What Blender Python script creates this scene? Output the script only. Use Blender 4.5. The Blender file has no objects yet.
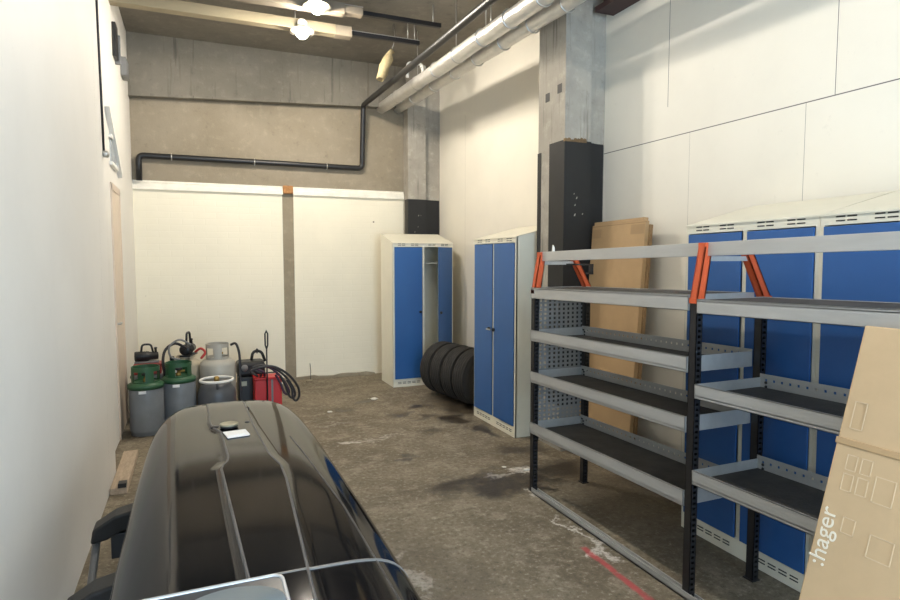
import bpy, bmesh, math, random
from mathutils import Vector, Matrix
random.seed(7)
SC = bpy.context.scene
COL = SC.collection
R = math.radians

# ------------------------------------------------------------------ materials
def new_mat(name):
    m = bpy.data.materials.new(name); m.use_nodes = True
    nt = m.node_tree
    return m, nt, nt.nodes['Principled BSDF']

def srgb(r, g, b):
    f = lambda c: (c/12.92 if c <= .04045 else ((c+.055)/1.055)**2.4)
    return (f(r/255), f(g/255), f(b/255), 1)

def mat(name, c, rough=.5, metal=0., var=0., scale=8., bump=0., bscale=60., coat=0., spec=.5, c2=None, stretch=None):
    m, nt, b = new_mat(name)
    b.inputs['Base Color'].default_value = c
    b.inputs['Roughness'].default_value = rough
    b.inputs['Metallic'].default_value = metal
    b.inputs['Coat Weight'].default_value = coat
    b.inputs['Specular IOR Level'].default_value = spec
    tc = nt.nodes.new('ShaderNodeTexCoord')
    src = tc.outputs['Object']
    if stretch:
        mp = nt.nodes.new('ShaderNodeMapping'); mp.inputs['Scale'].default_value = stretch
        nt.links.new(src, mp.inputs['Vector']); src = mp.outputs['Vector']
    if var > 0 or c2:
        n = nt.nodes.new('ShaderNodeTexNoise'); n.inputs['Scale'].default_value = scale
        n.inputs['Detail'].default_value = 6; n.inputs['Roughness'].default_value = .65
        nt.links.new(src, n.inputs['Vector'])
        cr = nt.nodes.new('ShaderNodeValToRGB')
        d = c2 or tuple(x*(1-var) for x in c[:3])+(1,)
        u = c if c2 else tuple(min(1, x*(1+var*.5)) for x in c[:3])+(1,)
        cr.color_ramp.elements[0].position = .32; cr.color_ramp.elements[0].color = d
        cr.color_ramp.elements[1].position = .68; cr.color_ramp.elements[1].color = u
        nt.links.new(n.outputs['Fac'], cr.inputs['Fac'])
        nt.links.new(cr.outputs['Color'], b.inputs['Base Color'])
    if bump > 0:
        n2 = nt.nodes.new('ShaderNodeTexNoise'); n2.inputs['Scale'].default_value = bscale
        n2.inputs['Detail'].default_value = 4
        nt.links.new(src, n2.inputs['Vector'])
        bp = nt.nodes.new('ShaderNodeBump'); bp.inputs['Strength'].default_value = bump
        bp.inputs['Distance'].default_value = .01
        nt.links.new(n2.outputs['Fac'], bp.inputs['Height'])
        nt.links.new(bp.outputs['Normal'], b.inputs['Normal'])
    return m

def emat(name, c, s):
    m, nt, b = new_mat(name)
    b.inputs['Base Color'].default_value = (.8, .8, .8, 1)
    b.inputs['Emission Color'].default_value = c
    b.inputs['Emission Strength'].default_value = s
    return m

class NG:
    """small node-graph helper"""
    def __init__(s, nt): s.nt = nt
    def n(s, t, **kw):
        x = s.nt.nodes.new(t)
        for k, v in kw.items(): setattr(x, k, v)
        return x
    def put(s, sock, v):
        if hasattr(v, 'links'): s.nt.links.new(v, sock)
        else: sock.default_value = v
    def math(s, op, a, b=0., c=None):
        x = s.n('ShaderNodeMath', operation=op)
        s.put(x.inputs[0], a); s.put(x.inputs[1], b)
        if c is not None: s.put(x.inputs[2], c)
        return x.outputs[0]
    def vm(s, op, a, b=(0, 0, 0)):
        x = s.n('ShaderNodeVectorMath', operation=op)
        s.put(x.inputs[0], a); s.put(x.inputs[1], b)
        return x
    def noise(s, vec, sc, det=5, rough=.6):
        x = s.n('ShaderNodeTexNoise'); x.inputs['Scale'].default_value = sc
        x.inputs['Detail'].default_value = det; x.inputs['Roughness'].default_value = rough
        s.put(x.inputs['Vector'], vec); return x
    def mr(s, v, a, b, c=0., d=1.):
        x = s.n('ShaderNodeMapRange', interpolation_type='SMOOTHSTEP')
        s.put(x.inputs[0], v)
        for i, k in enumerate((a, b, c, d)): x.inputs[i+1].default_value = k
        return x.outputs[0]
    def mix(s, f, a, b):
        x = s.n('ShaderNodeMix', data_type='RGBA')
        s.put(x.inputs[0], f); s.put(x.inputs[6], a); s.put(x.inputs[7], b)
        return x.outputs[2]
    def xyz(s, v):
        x = s.n('ShaderNodeSeparateXYZ'); s.put(x.inputs[0], v); return x.outputs
    def bump(s, h, st, dist=.01):
        x = s.n('ShaderNodeBump'); x.inputs['Strength'].default_value = st; x.inputs['Distance'].default_value = dist
        s.put(x.inputs['Height'], h); return x.outputs[0]

def floor_mat():
    m, nt, b = new_mat('stained_concrete_floor'); g = NG(nt)
    co = g.n('ShaderNodeTexCoord').outputs['Object']
    big = g.noise(co, 1.3, 6).outputs['Fac']; mid = g.noise(co, 6, 7, .7).outputs['Fac']; fine = g.noise(co, 30, 6, .8).outputs['Fac']
    col = g.mix(g.mr(big, .35, .65), (.135, .107, .070, 1), (.215, .178, .122, 1))
    col = g.mix(g.mr(mid, .45, .68, 0, .85), col, (.29, .25, .185, 1))
    col = g.mix(g.mr(fine, .52, .66, 0, .75), col, (.40, .36, .29, 1))
    col = g.mix(g.mr(fine, .48, .36, 0, .75), col, (.085, .068, .045, 1))
    wob = g.noise(co, 3.2, 8, .72).outputs['Color']
    d = g.vm('SUBTRACT', wob, (.5, .5, .5)).outputs[0]
    warp = g.vm('ADD', co, g.vm('MULTIPLY', d, (.75, .75, 0)).outputs[0]).outputs[0]
    def spot(x, y, rx, ry, w=warp):
        v = g.vm('SUBTRACT', w, (x, y, 0)).outputs[0]
        v = g.vm('MULTIPLY', v, (1/rx, 1/ry, 0)).outputs[0]
        return g.mr(g.vm('LENGTH', v).outputs['Value'], 1.15, .45)
    dark = None
    for x, y, rx, ry, st in [(2.0, 3.72, .42, .26, .75), (1.74, 3.78, .40, .20, .75), (2.18, 3.50, .14, .10, .9), (2.33, 5.36, .20, .17, .85),
                             (2.45, 4.95, .10, .22, .8), (1.95, 5.75, .10, .1, .6), (2.2, 6.0, .14, .10, .7), (2.5, 4.3, .3, .16, .55), (2.47, 3.75, .30, .25, .75),
                             (2.62, 5.9, .35, .6, .75), (1.4, 6.2, .12, .10, .5), (1.5, 4.45, .07, .06, .6), (1.6, 4.5, .05, .05, .6), (1.95, 5.1, .12, .09, .5),
                             (2.65, 2.9, .5, .9, .45), (1.0, 2.6, .35, .8, .3), (1.7, 6.45, .12, .1, .5), (2.1, 5.55, .2, .08, .55)]:
        s = g.math('MULTIPLY', spot(x, y, rx, ry), min(1, st*1.25))
        dark = s if dark is None else g.math('MAXIMUM', dark, s)
    dk = g.math('MULTIPLY', dark, g.mr(mid, .30, .55, .45, 1))
    col = g.mix(dk, col, (.030, .022, .015, 1))
    wht = None
    for x, y, rx, ry, st in [(1.2, 5.05, .12, .05, .9), (1.45, 5.12, .30, .03, .4), (2.27, 3.88, .10, .08, 1.), (2.05, 2.95, .03, .2, 1.),
                             (2.03, 2.62, .05, .22, .95), (.72, 3.1, .05, .3, .6), (.95, 2.75, .05, .3, .4), (1.83, 6.55, .06, .04, 1.),
                             (2.1, 3.85, .16, .05, .5), (2.06, 3.45, .06, .05, .8), (1.2, 5.7, .2, .04, .2)]:
        s = g.math('MULTIPLY', spot(x, y, rx, ry), st)
        wht = s if wht is None else g.math('MAXIMUM', wht, s)
    wk = g.math('MULTIPLY', wht, g.mr(fine, .35, .55, .25, 1))
    col = g.mix(wk, col, (.62, .58, .52, 1))
    # red paint stroke along the rail
    X, Y, Z = g.xyz(g.vm('ADD', co, g.vm('MULTIPLY', d, (.06, .06, 0)).outputs[0]).outputs[0])
    t = g.math('SUBTRACT', X, g.math('ADD', 1.93, g.math('MULTIPLY', g.math('SUBTRACT', Y, 2.4), .03)))
    rl = g.math('MULTIPLY', g.mr(g.math('ABSOLUTE', t), .030, .008), g.math('MULTIPLY', g.mr(Y, 2.70, 2.66), g.mr(Y, 1.9, 1.95)))
    rl = g.math('MULTIPLY', rl, g.mr(mid, .38, .56, .15, .8))
    col = g.mix(rl, col, (.50, .06, .07, 1))
    nt.links.new(col, b.inputs['Base Color'])
    nt.links.new(g.mr(dk, 0, 1, .75, .42), b.inputs['Roughness'])
    nt.links.new(g.bump(g.math('ADD', fine, g.math('MULTIPLY', mid, 1.5)), .35, .006), b.inputs['Normal'])
    return m

def concrete_mat(name, c1, c2, streak=False):
    m, nt, b = new_mat(name); g = NG(nt)
    co = g.n('ShaderNodeTexCoord').outputs['Object']
    n1 = g.noise(co, 1.6, 6).outputs['Fac']; n2 = g.noise(co, 9, 6, .7).outputs['Fac']; n3 = g.noise(co, 60, 3).outputs['Fac']
    col = g.mix(g.mr(n1, .3, .7), c1, c2)
    col = g.mix(g.mr(n2, .5, .75, 0, .45), col, tuple(min(1, x*1.45) for x in c2[:3])+(1,))
    col = g.mix(g.mr(n2, .45, .25, 0, .5), col, tuple(x*.55 for x in c1[:3])+(1,))
    if streak:   # vertical run marks in the cast face
        v = g.vm('MULTIPLY', co, (9, 9, .5)).outputs[0]
        s = g.noise(v, 1.6, 4, .7).outputs['Fac']
        col = g.mix(g.mr(s, .56, .72, 0, .75), col, tuple(x*.5 for x in c1[:3])+(1,))
    nt.links.new(col, b.inputs['Base Color']); b.inputs['Roughness'].default_value = .85
    nt.links.new(g.bump(g.math('ADD', n2, n3), .25, .008), b.inputs['Normal'])
    return m

def wall_mat(name, c, seams=(), bricks=False, coolness=0):
    """painted wall; seams: list of (axis 'h'/'v', value, lo, hi) on a wall lying along Y"""
    m, nt, b = new_mat(name); g = NG(nt)
    co = g.n('ShaderNodeTexCoord').outputs['Object']
    n1 = g.noise(co, 1.1, 5).outputs['Fac']; n2 = g.noise(co, 14, 5, .7).outputs['Fac']
    col = g.mix(g.mr(n1, .3, .7), tuple(x*.94 for x in c[:3])+(1,), c)
    col = g.mix(g.mr(n2, .62, .75, 0, .25), col, tuple(x*.75 for x in c[:3])+(1,))
    X, Y, Z = g.xyz(co)
    mask = None
    for ax, v, lo, hi, w in seams:
        a, o = (Z, Y) if ax == 'h' else (Y, Z)
        s = g.mr(g.math('ABSOLUTE', g.math('SUBTRACT', a, v)), w, w*.4)
        s = g.math('MULTIPLY', s, g.math('MULTIPLY', g.math('GREATER_THAN', o, lo), g.math('LESS_THAN', o, hi)))
        mask = s if mask is None else g.math('MAXIMUM', mask, s)
    if mask is not None: col = g.mix(mask, col, (.06, .055, .05, 1))
    h = n2
    if bricks:
        v = g.n('ShaderNodeCombineXYZ'); g.put(v.inputs[0], X); g.put(v.inputs[1], Z)
        br = g.n('ShaderNodeTexBrick'); g.put(br.inputs['Vector'], v.outputs[0])
        br.inputs['Scale'].default_value = 1; br.inputs['Brick Width'].default_value = .26; br.inputs['Row Height'].default_value = .077
        br.inputs['Mortar Size'].default_value = .006; br.inputs['Mortar Smooth'].default_value = .6
        h = g.math('SUBTRACT', g.math('MULTIPLY', n2, .8), br.outputs['Fac'])
        col = g.mix(g.math('MULTIPLY', br.outputs['Fac'], .05), col, tuple(x*.8 for x in c[:3])+(1,))
        # nicks in the paint
        vo = g.n('ShaderNodeTexVoronoi'); vo.inputs['Scale'].default_value = 2.3; g.put(vo.inputs['Vector'], co)
        col = g.mix(g.mr(vo.outputs['Distance'], .035, .02), col, (.20, .16, .12, 1))
    nt.links.new(col, b.inputs['Base Color']); b.inputs['Roughness'].default_value = .6
    nt.links.new(g.bump(h, .16 if bricks else .12, .006), b.inputs['Normal'])
    return m

M = {}
M['floor'] = floor_mat()
M['ceiling'] = concrete_mat('ceiling_concrete', (.165, .148, .122, 1), (.21, .19, .158, 1))
M['concrete'] = concrete_mat('back_concrete', (.25, .21, .15, 1), (.30, .255, .19, 1))
M['beam'] = concrete_mat('beam_concrete', (.17, .155, .125, 1), (.215, .195, .16, 1), streak=True)
M['pillar'] = concrete_mat('pillar_concrete', (.30, .275, .235, 1), (.40, .37, .32, 1), streak=True)
M['right'] = wall_mat('cream_panel_wall', (.82, .78, .69, 1), seams=[
    ('h', 2.47, -2, 4.2, .004), ('v', 3.46, 2.69, 4.3, .003), ('v', 2.215, 2.47, 4.3, .0025), ('v', 3.24, 0, 2.47, .001), ('v', 7.0, 0, 3.4, .0015), ('v', 2.38, 1.9, 2.47, .0015)])
M['left'] = wall_mat('white_panel_wall', (.80, .78, .74, 1), seams=[('v', 4.6, 0, 4.3, .0008)])
M['back'] = wall_mat('painted_brick_wall', (.86, .80, .65, 1), bricks=True)
M['ledge'] = mat('ledge_paint', (.86, .82, .72, 1), .6, var=.12, bump=.2)
M['stripe'] = concrete_mat('bare_stripe', (.26, .215, .15, 1), (.33, .28, .20, 1))
M['orange_wood'] = mat('raw_wood', (.42, .20, .07, 1), .8, var=.4, scale=18)
M['black_paint'] = mat('black_paint', (.010, .010, .0105, 1), .6, var=.3, scale=5, c2=None)
M['rust'] = mat('rust', (.20, .125, .06, 1), .9, var=.5, scale=14)
M['white'] = mat('white_paint', (.80, .79, .75, 1), .5, var=.06)
M['beige_door'] = mat('beige_door', (.70, .58, .47, 1), .5, var=.06)
M['grey_pane'] = mat('frosted_pane', (.50, .53, .55, 1), .15, var=.1)
M['locker'] = mat('cream_steel', (.78, .75, .63, 1), .42, var=.05, scale=4)
M['locker_in'] = mat('grey_steel_inside', (.55, .54, .48, 1), .5, var=.05)
M['blue'] = mat('blue_steel', (.024, .110, .335, 1), .42, var=.06, scale=3)
M['slot'] = mat('dark_slot', (.010, .010, .010, 1), .6)
M['black_plastic'] = mat('black_plastic', (.012, .012, .013, 1), .42, bump=.08, bscale=180)
M['black_metal'] = mat('black_metal', (.014, .014, .016, 1), .38, var=.2, scale=20)
M['dark_slot_metal'] = mat('worn_black', (.03, .03, .033, 1), .45)
M['galv'] = mat('galvanised_steel', (.44, .44, .43, 1), .5, metal=.35, var=.14, scale=16, stretch=(1, .3, 1))
M['alu'] = mat('aluminium', (.52, .52, .51, 1), .42, metal=.45, var=.1, scale=14, stretch=(1, .15, 1))
M['panel'] = mat('perforated_steel', (.27, .27, .265, 1), .5, metal=.3, var=.1)
M['mat'] = mat('rubber_liner', (.060, .056, .050, 1), .75, var=.35, scale=10, bump=.2)
M['orange'] = mat('orange_plastic', (.62, .095, .025, 1), .5, var=.1)
M['cardboard'] = mat('cardboard', (.46, .31, .165, 1), .8, var=.08, scale=6, bump=.05, bscale=90)
M['cardboard_light'] = mat('cardboard_light', (.56, .40, .235, 1), .75, var=.06, scale=6)
M['card_edge'] = mat('cardboard_edge', (.30, .19, .095, 1), .85, var=.2, scale=40)
M['tape'] = mat('parcel_tape', (.36, .235, .12, 1), .4)
M['print'] = mat('white_print', (.80, .74, .62, 1), .7)
M['print_faint'] = mat('pale_print', (.62, .48, .31, 1), .75)
M['rubber'] = mat('tyre_rubber', (.022, .020, .018, 1), .75, var=.4, scale=9, bump=.3, bscale=70)
M['rim'] = mat('wheel_rim', (.30, .30, .31, 1), .35, metal=.8)
M['gloss_black'] = mat('gloss_black_shell', (.0045, .0050, .0068, 1), .075, spec=.20)
M['gloss_black'].node_tree.nodes['Principled BSDF'].inputs['Coat Roughness'].default_value = .05
M['satin_black'] = mat('satin_black', (.02, .02, .022, 1), .4)
M['groove'] = mat('groove_highlight_grey', (.07, .07, .075, 1), .35)  # light caught on the box grooves, painted as grey
M['grey_strap'] = mat('grey_strap', (.16, .16, .16, 1), .4)
M['silver'] = mat('silver_rim', (.75, .76, .78, 1), .25, metal=.5)
M['plate'] = mat('plate_face', (.030, .036, .045, 1), .3)
M['plate_oval'] = mat('plate_oval', (.20, .26, .31, 1), .35)
M['paper'] = mat('paper', (.86, .86, .86, 1), .7)
M['tin'] = mat('tin_lid', (.36, .34, .25, 1), .35, metal=.4)
M['foil'] = mat('foil_jacket', (.80, .78, .74, 1), .40, metal=.7, var=.12, scale=12, bump=.7, bscale=26, stretch=(1, .6, 1))
M['steel'] = mat('zinc_wire', (.55, .54, .52, 1), .35, metal=.8)
M['trunk'] = mat('yellowed_trunking', (.31, .26, .17, 1), .6, var=.15, scale=3, stretch=(.4, 1, 1))
M['trunk2'] = mat('brown_trunking', (.24, .20, .15, 1), .6, var=.15, scale=3)
M['foam'] = mat('yellow_foam', (.36, .29, .16, 1), .8, var=.3, scale=14, bump=.5, bscale=30)
M['maroon'] = mat('maroon_steel', (.055, .026, .026, 1), .6, var=.2)
M['cyl_grey'] = mat('grey_cylinder_paint', (.19, .205, .22, 1), .38, var=.10, scale=8)
M['cyl_green'] = mat('green_collar', (.025, .095, .042, 1), .42, var=.1)
M['cyl_pale'] = mat('pale_cylinder_paint', (.42, .40, .35, 1), .42, var=.10, scale=7)
M['cyl_dark'] = mat('charcoal_cylinder_paint', (.075, .080, .090, 1), .4, var=.15)
M['cyl_beige'] = mat('beige_cylinder_paint', (.47, .41, .30, 1), .45, var=.1)
M['brass'] = mat('brass', (.45, .30, .10, 1), .4, metal=.9)
M['red'] = mat('red_paint', (.52, .012, .012, 1), .4, var=.08)
M['dull_red'] = mat('dull_red', (.33, .035, .03, 1), .5, var=.15)
M['hose'] = mat('black_hose', (.018, .017, .020, 1), .45)
M['hose_purple'] = mat('dark_purple_hose', (.055, .022, .05, 1), .45)
M['hose_red'] = mat('red_hose', (.45, .04, .035, 1), .45)
M['grey_plastic'] = mat('grey_plastic', (.20, .20, .20, 1), .55, var=.1)
M['wood'] = mat('plank_wood', (.48, .38, .28, 1), .8, var=.25, scale=9, stretch=(6, 1, 6))
M['chip'] = mat('plaster_chip', (.72, .69, .62, 1), .9)
M['bulb'] = emat('lamp_glass', (1, .91, .77, 1), 800)
M['tube'] = emat('added_tube_glass', (1, .93, .82, 1), 120)

# ------------------------------------------------------------------ mesh builder
class MB:
    def __init__(s): s.b = bmesh.new(); s.smooth = False
    def box(s, x0, x1, y0, y1, z0, z1, bev=0., rot=None, loc=None):
        r = bmesh.ops.create_cube(s.b, size=1)
        v = r['verts']
        T = Matrix.Translation(((x0+x1)/2, (y0+y1)/2, (z0+z1)/2)) @ Matrix.Diagonal((abs(x1-x0), abs(y1-y0), abs(z1-z0), 1))
        if rot is not None: T = rot @ T
        bmesh.ops.transform(s.b, matrix=T, verts=v)
        if bev:
            e = list({e for x in v for e in x.link_edges})
            bmesh.ops.bevel(s.b, geom=e, offset=bev, segments=2, affect='EDGES', profile=.7)
        return s
    def prism(s, pts, axis, a, b):
        """extrude a 2D polygon along an axis: axis 'x': pts=(y,z); 'y': (x,z); 'z': (x,y)"""
        f = {'x': lambda p, t: (t, p[0], p[1]), 'y': lambda p, t: (p[0], t, p[1]), 'z': lambda p, t: (p[0], p[1], t)}[axis]
        A = [s.b.verts.new(f(p, a)) for p in pts]; B = [s.b.verts.new(f(p, b)) for p in pts]
        n = len(pts); fs = [s.b.faces.new(A), s.b.faces.new(B[::-1])]
        for i in range(n): fs.append(s.b.faces.new((A[i], B[i], B[(i+1) % n], A[(i+1) % n])))
        bmesh.ops.recalc_face_normals(s.b, faces=fs)
        return s
    def tube(s, pts, r, n=12, cap=True, closed=False):
        pts = [Vector(p) for p in pts]; k = len(pts); rings = []
        rad = r if isinstance(r, (list, tuple)) else [r]*k
        up = None
        for i, p in enumerate(pts):
            if closed: t = (pts[(i+1) % k]-pts[i-1])
            else: t = (pts[min(i+1, k-1)]-pts[max(i-1, 0)])
            t.normalize()
            if up is None:
                up = t.orthogonal().normalized()
            else:
                up = (up - t*up.dot(t))
                up = up.normalized() if up.length > 1e-6 else t.orthogonal().normalized()
            q = t.cross(up)
            rr = rad[i]
            if not closed and 0 < i < k-1:
                a = (pts[i]-pts[i-1]).angle(pts[i+1]-pts[i])
                rr = rad[i]/max(.5, math.cos(a/2)) if a > .9 else rad[i]
            rings.append([s.b.verts.new(p+(up*math.cos(2*math.pi*j/n)+q*math.sin(2*math.pi*j/n))*rr) for j in range(n)])
        fs = []
        for i in range(k if closed else k-1):
            A, B = rings[i], rings[(i+1) % k]
            for j in range(n): fs.append(s.b.faces.new((A[j], A[(j+1) % n], B[(j+1) % n], B[j])))
        if cap and not closed:
            fs.append(s.b.faces.new(rings[0][::-1])); fs.append(s.b.faces.new(rings[-1]))
        for f in fs[:-2] if (cap and not closed) else fs: f.smooth = True
        bmesh.ops.recalc_face_normals(s.b, faces=fs)
        return s
    def lathe(s, prof, c=(0, 0, 0), axis='z', n=32, flat=()):
        """prof: list of (radius, height) revolved round axis at c"""
        c = Vector(c); rings = []
        for r, h in prof:
            ring = []
            for j in range(n):
                a = 2*math.pi*j/n
                u, v = r*math.cos(a), r*math.sin(a)
                p = {'z': (u, v, h), 'y': (u, h, v), 'x': (h, u, v)}[axis]
                ring.append(s.b.verts.new(c+Vector(p)))
            rings.append(ring)
        fs = []
        for A, B in zip(rings, rings[1:]):
            for j in range(n): fs.append(s.b.faces.new((A[j], A[(j+1) % n], B[(j+1) % n], B[j])))
        for ring in (rings[0], rings[-1]): 
            try: fs.append(s.b.faces.new(ring))
            except ValueError: pass
        for f in fs[:-2]: f.smooth = True
        bmesh.ops.recalc_face_normals(s.b, faces=fs)
        return s
    def grid_faces(s, rows, smooth=False, wrap=False):
        V = [[s.b.verts.new(p) for p in r] for r in rows]
        for A, B in zip(V, V[1:]):
            n = len(A)
            for j in range(n if wrap else n-1):
                f = s.b.faces.new((A[j], A[(j+1) % n], B[(j+1) % n], B[j])); f.smooth = smooth
        return V
    def xf(s, mtx):
        bmesh.ops.transform(s.b, matrix=mtx, verts=s.b.verts[:]); return s
    def build(s, name, m, parent=None, loc=None, rot=None):
        me = bpy.data.meshes.new(name)
        s.b.to_mesh(me); s.b.free()
        o = bpy.data.objects.new(name, me)
        me.materials.append(M[m] if isinstance(m, str) else m)
        COL.objects.link(o)
        if parent is not None: o.parent = parent
        if loc: o.location = loc
        if rot: o.rotation_euler = rot
        return o

def tag(o, label, cat, group=None):
    o['label'] = label; o['category'] = cat
    if group: o['group'] = group
    return o
def thing(name, loc, label, cat, group=None, rot=(0, 0, 0)):
    o = bpy.data.objects.new(name, None); COL.objects.link(o)
    o.location = loc; o.rotation_euler = rot; o.empty_display_size = .1
    return tag(o, label, cat, group)
def struct(o): o['kind'] = 'structure'; return o
def copy_tree(o, parent=None):
    c = o.copy(); COL.objects.link(c)
    if parent is not None: c.parent = parent
    for ch in list(o.children): copy_tree(ch, c)
    return c
def mod_bevel(o, w, seg=2):
    b = o.modifiers.new('bevel', 'BEVEL'); b.width = w; b.segments = seg; b.limit_method = 'ANGLE'; return o
def arc(c, r, a0, a1, n, plane='xz'):
    out = []
    for i in range(n+1):
        a = R(a0+(a1-a0)*i/n); u, v = r*math.cos(a), r*math.sin(a)
        out.append(tuple(Vector(c)+Vector({'xz': (u, 0, v), 'xy': (u, v, 0), 'yz': (0, u, v)}[plane])))
    return out

# ------------------------------------------------------------------ the setting
XL, XR, YB, YF, ZC = -.65, 3.18, 8.0, -2.4, 4.17
struct(MB().box(XL-.2, XR+.2, YF-.2, YB+.2, -.2, 0).build('floor', 'floor'))
struct(MB().box(XL-.2, XR+.2, YF-.2, YB+.2, ZC, ZC+.2).build('ceiling', 'ceiling'))
struct(MB().box(XR, XR+.2, YF-.2, YB+.2, 0, ZC).build('wall_right', 'right'))
# left wall with the door recess
b = MB()
b.box(XL-.2, XL, YF-.2, 5.93, 0, ZC); b.box(XL-.2, XL, 6.52, YB+.2, 0, ZC); b.box(XL-.2, XL, 5.93, 6.52, 2.24, ZC)
b.box(XL, XL+.075, YF, 4.93, 0, ZC)
struct(b.build('wall_left', 'left'))
# back wall: painted brick below, bare concrete above
b = MB().box(XL, 1.055, YB, YB+.2, 0, 2.42); b.box(1.195, XR, YB, YB+.2, 0, 2.42)
wb = struct(b.build('wall_back', 'back'))
MB().box(1.055, 1.195, YB+.012, YB+.2, 0, 2.42).build('bare_strip', 'stripe', wb)
MB().box(XL, XR, YB, YB+.2, 2.42, ZC).build('upper_concrete', 'concrete', wb)
# front wall behind the camera with the open goods gate
b = MB().box(XL, .05, YF-.2, YF, 0, ZC); b.box(2.3, XR, YF-.2, YF, 0, ZC); b.box(.05, 2.3, YF-.2, YF, 3.0, ZC)
struct(b.build('wall_front', 'left'))
# ledge on top of the brickwork
b = MB()
def ledge(x0, x1):
    b.prism([(YB, 2.41), (YB-.035, 2.41), (YB-.035, 2.455), (YB-.028, 2.485), (YB, 2.50)], 'x', x0, x1)
    b.box(x0, x1, YB-.012, YB, 2.495, 2.515)
ledge(XL, 1.06); ledge(1.19, 2.69)
struct(b.build('trim_1', 'ledge'))
struct(mod_bevel(MB().box(1.062, 1.188, YB-.045, YB+.012, 2.425, 2.525).build('trim_2', 'orange_wood'), .006))
# rough floor edge at the foot of the back wall
b = MB()
pts = [(XL, 0)]
x = XL; top = []
while x < 2.25:
    top.append((x, .02+random.random()*.025)); x += .05+random.random()*.08
b.prism([(XL, 0)]+[(2.25, 0)]+[(2.25, .02)]+top[::-1], 'y', YB-.03-.02, YB)
struct(b.build('baseboard_back', 'stripe'))
# concrete ceiling beam along the back wall (its lower edge rises a little to the right)
b = MB().prism([(XL, 3.47), (2.74, 3.645), (XR, 3.67), (XR, ZC), (XL, ZC)], 'y', YB-.11, YB)
struct(b.build('trim_3', 'beam'))
b = MB().prism([(XL, 3.455), (2.74, 3.63), (2.74, 3.66), (XL, 3.485)], 'y', YB-.125, YB)
struct(b.build('trim_4', 'beam'))

def pillar(y0, y1, zt, holes, name, x0=2.75, xs=3.0):
    b = MB()
    pts = [(x0, y0), (xs, y0), (xs, y0+.06), (XR, y0+.06), (XR, y1), (x0, y1)]
    b.prism(pts, 'z', 0, ZC)
    o = struct(b.build(name, 'pillar'))
    e = .004
    # black painted lower part: near face, shoulder and the near half of the side face
    ys = y0+(y1-y0)*.55
    c = MB()
    c.prism([(x0-e, y0-e), (xs+e, y0-e), (xs+e, y0+.06-e), (XR-.01, y0+.06-e), (XR-.01, y0+.075), (xs+.02, y0+.075), (xs-.02, y0+.02), (x0+.02, y0+.02), (x0+.02, ys), (x0-e, ys)], 'z', .38 if holes else 0, zt)
    c.box(x0-e, x0+.02, y1-.05, y1+.006, 0, zt-.05)
    c.build('black_paint_band', 'black_paint', o)
    # flaking rust line above the paint
    c = MB()
    for k in range(7):
        xx = x0-.006+k*.030; h = .005+random.random()*.022
        c.prism([(xx, zt-.012), (xx+.034, zt-.012), (xx+.03, zt+h*.7), (xx+.012, zt+h), (xx+.002, zt+h*.6)], 'y', y0-.006, y0+.01)
    if holes: c.build('rust_line', 'rust', o)
    else: c.b.free()
    if holes:
        c = MB()
        for (ya, yb, za, zb) in holes: c.box(x0-.003, x0+.02, ya, yb, za, zb)
        c.build('socket_hole', 'slot', o)
    # chips in the paint
    c = MB()
    for k in range(5):
        px, pz = x0+.09+random.random()*.10, zt-.62+random.random()*.42
        w = .003+random.random()*.006
        c.prism([(px-w, pz-w*1.4), (px+w*.6, pz-w), (px+w, pz+w*1.6), (px-w*.3, pz+w)], 'y', y0-.006, y0-.002)
    c.build('paint_chip', 'pillar', o)
    return o
pillar(4.13, 4.53, 2.545, [(4.18, 4.24, 2.93, 3.00), (4.36, 4.42, 2.90, 2.97)], 'concrete_pillar')
pillar(7.80, 8.05, 2.40, [], 'concrete_pillar', 2.695, 2.95)

# door in the left wall with a sloping frame board and a small light over it
d = struct(MB().box(XL-.03, XL+.006, 5.94, 6.51, .02, 2.235).build('door_1', 'beige_door'))
b = MB(); b.box(XL-.1, XL+.012, 5.90, 5.955, 0, 2.24); b.box(XL-.1, XL+.012, 6.495, 6.55, 0, 2.24); b.box(XL-.1, XL+.012, 5.90, 6.55, 2.19, 2.25)
b.build('door_frame', 'beige_door', d)
MB().box(XL-.03, XL-.012, 5.99, 6.02, 1.0, 1.05).tube([(XL-.02, 6.0, 1.02), (XL+.03, 6.0, 1.02), (XL+.03, 6.1, 1.02)], .009, 8).build('door_handle', 'steel', d)
w = struct(MB().box(XL-.004, XL+.01, 5.98, 6.33, 2.43, 2.62).build('window_1', 'grey_pane'))
b = MB()
b.prism([(5.72, 2.84), (5.78, 2.86), (6.58, 2.42), (6.54, 2.36)], 'x', XL, XL+.04)
b.prism([(5.93, 2.66), (6.38, 2.66), (6.38, 2.40), (5.93, 2.40), (5.93, 2.43), (6.35, 2.43), (6.35, 2.63), (5.93, 2.63)], 'x', XL, XL+.025)
b.build('window_frame', 'white', w)

# maroon steel beam on the right wall by the pillar
struct(MB().box(3.0, XR, YF, 4.10, 3.56, 3.60).box(3.08, 3.10, YF, 4.10, 3.60, 3.85).box(3.0, XR, YF, 4.10, 3.85, 3.88).build('trim_5', 'maroon'))

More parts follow.
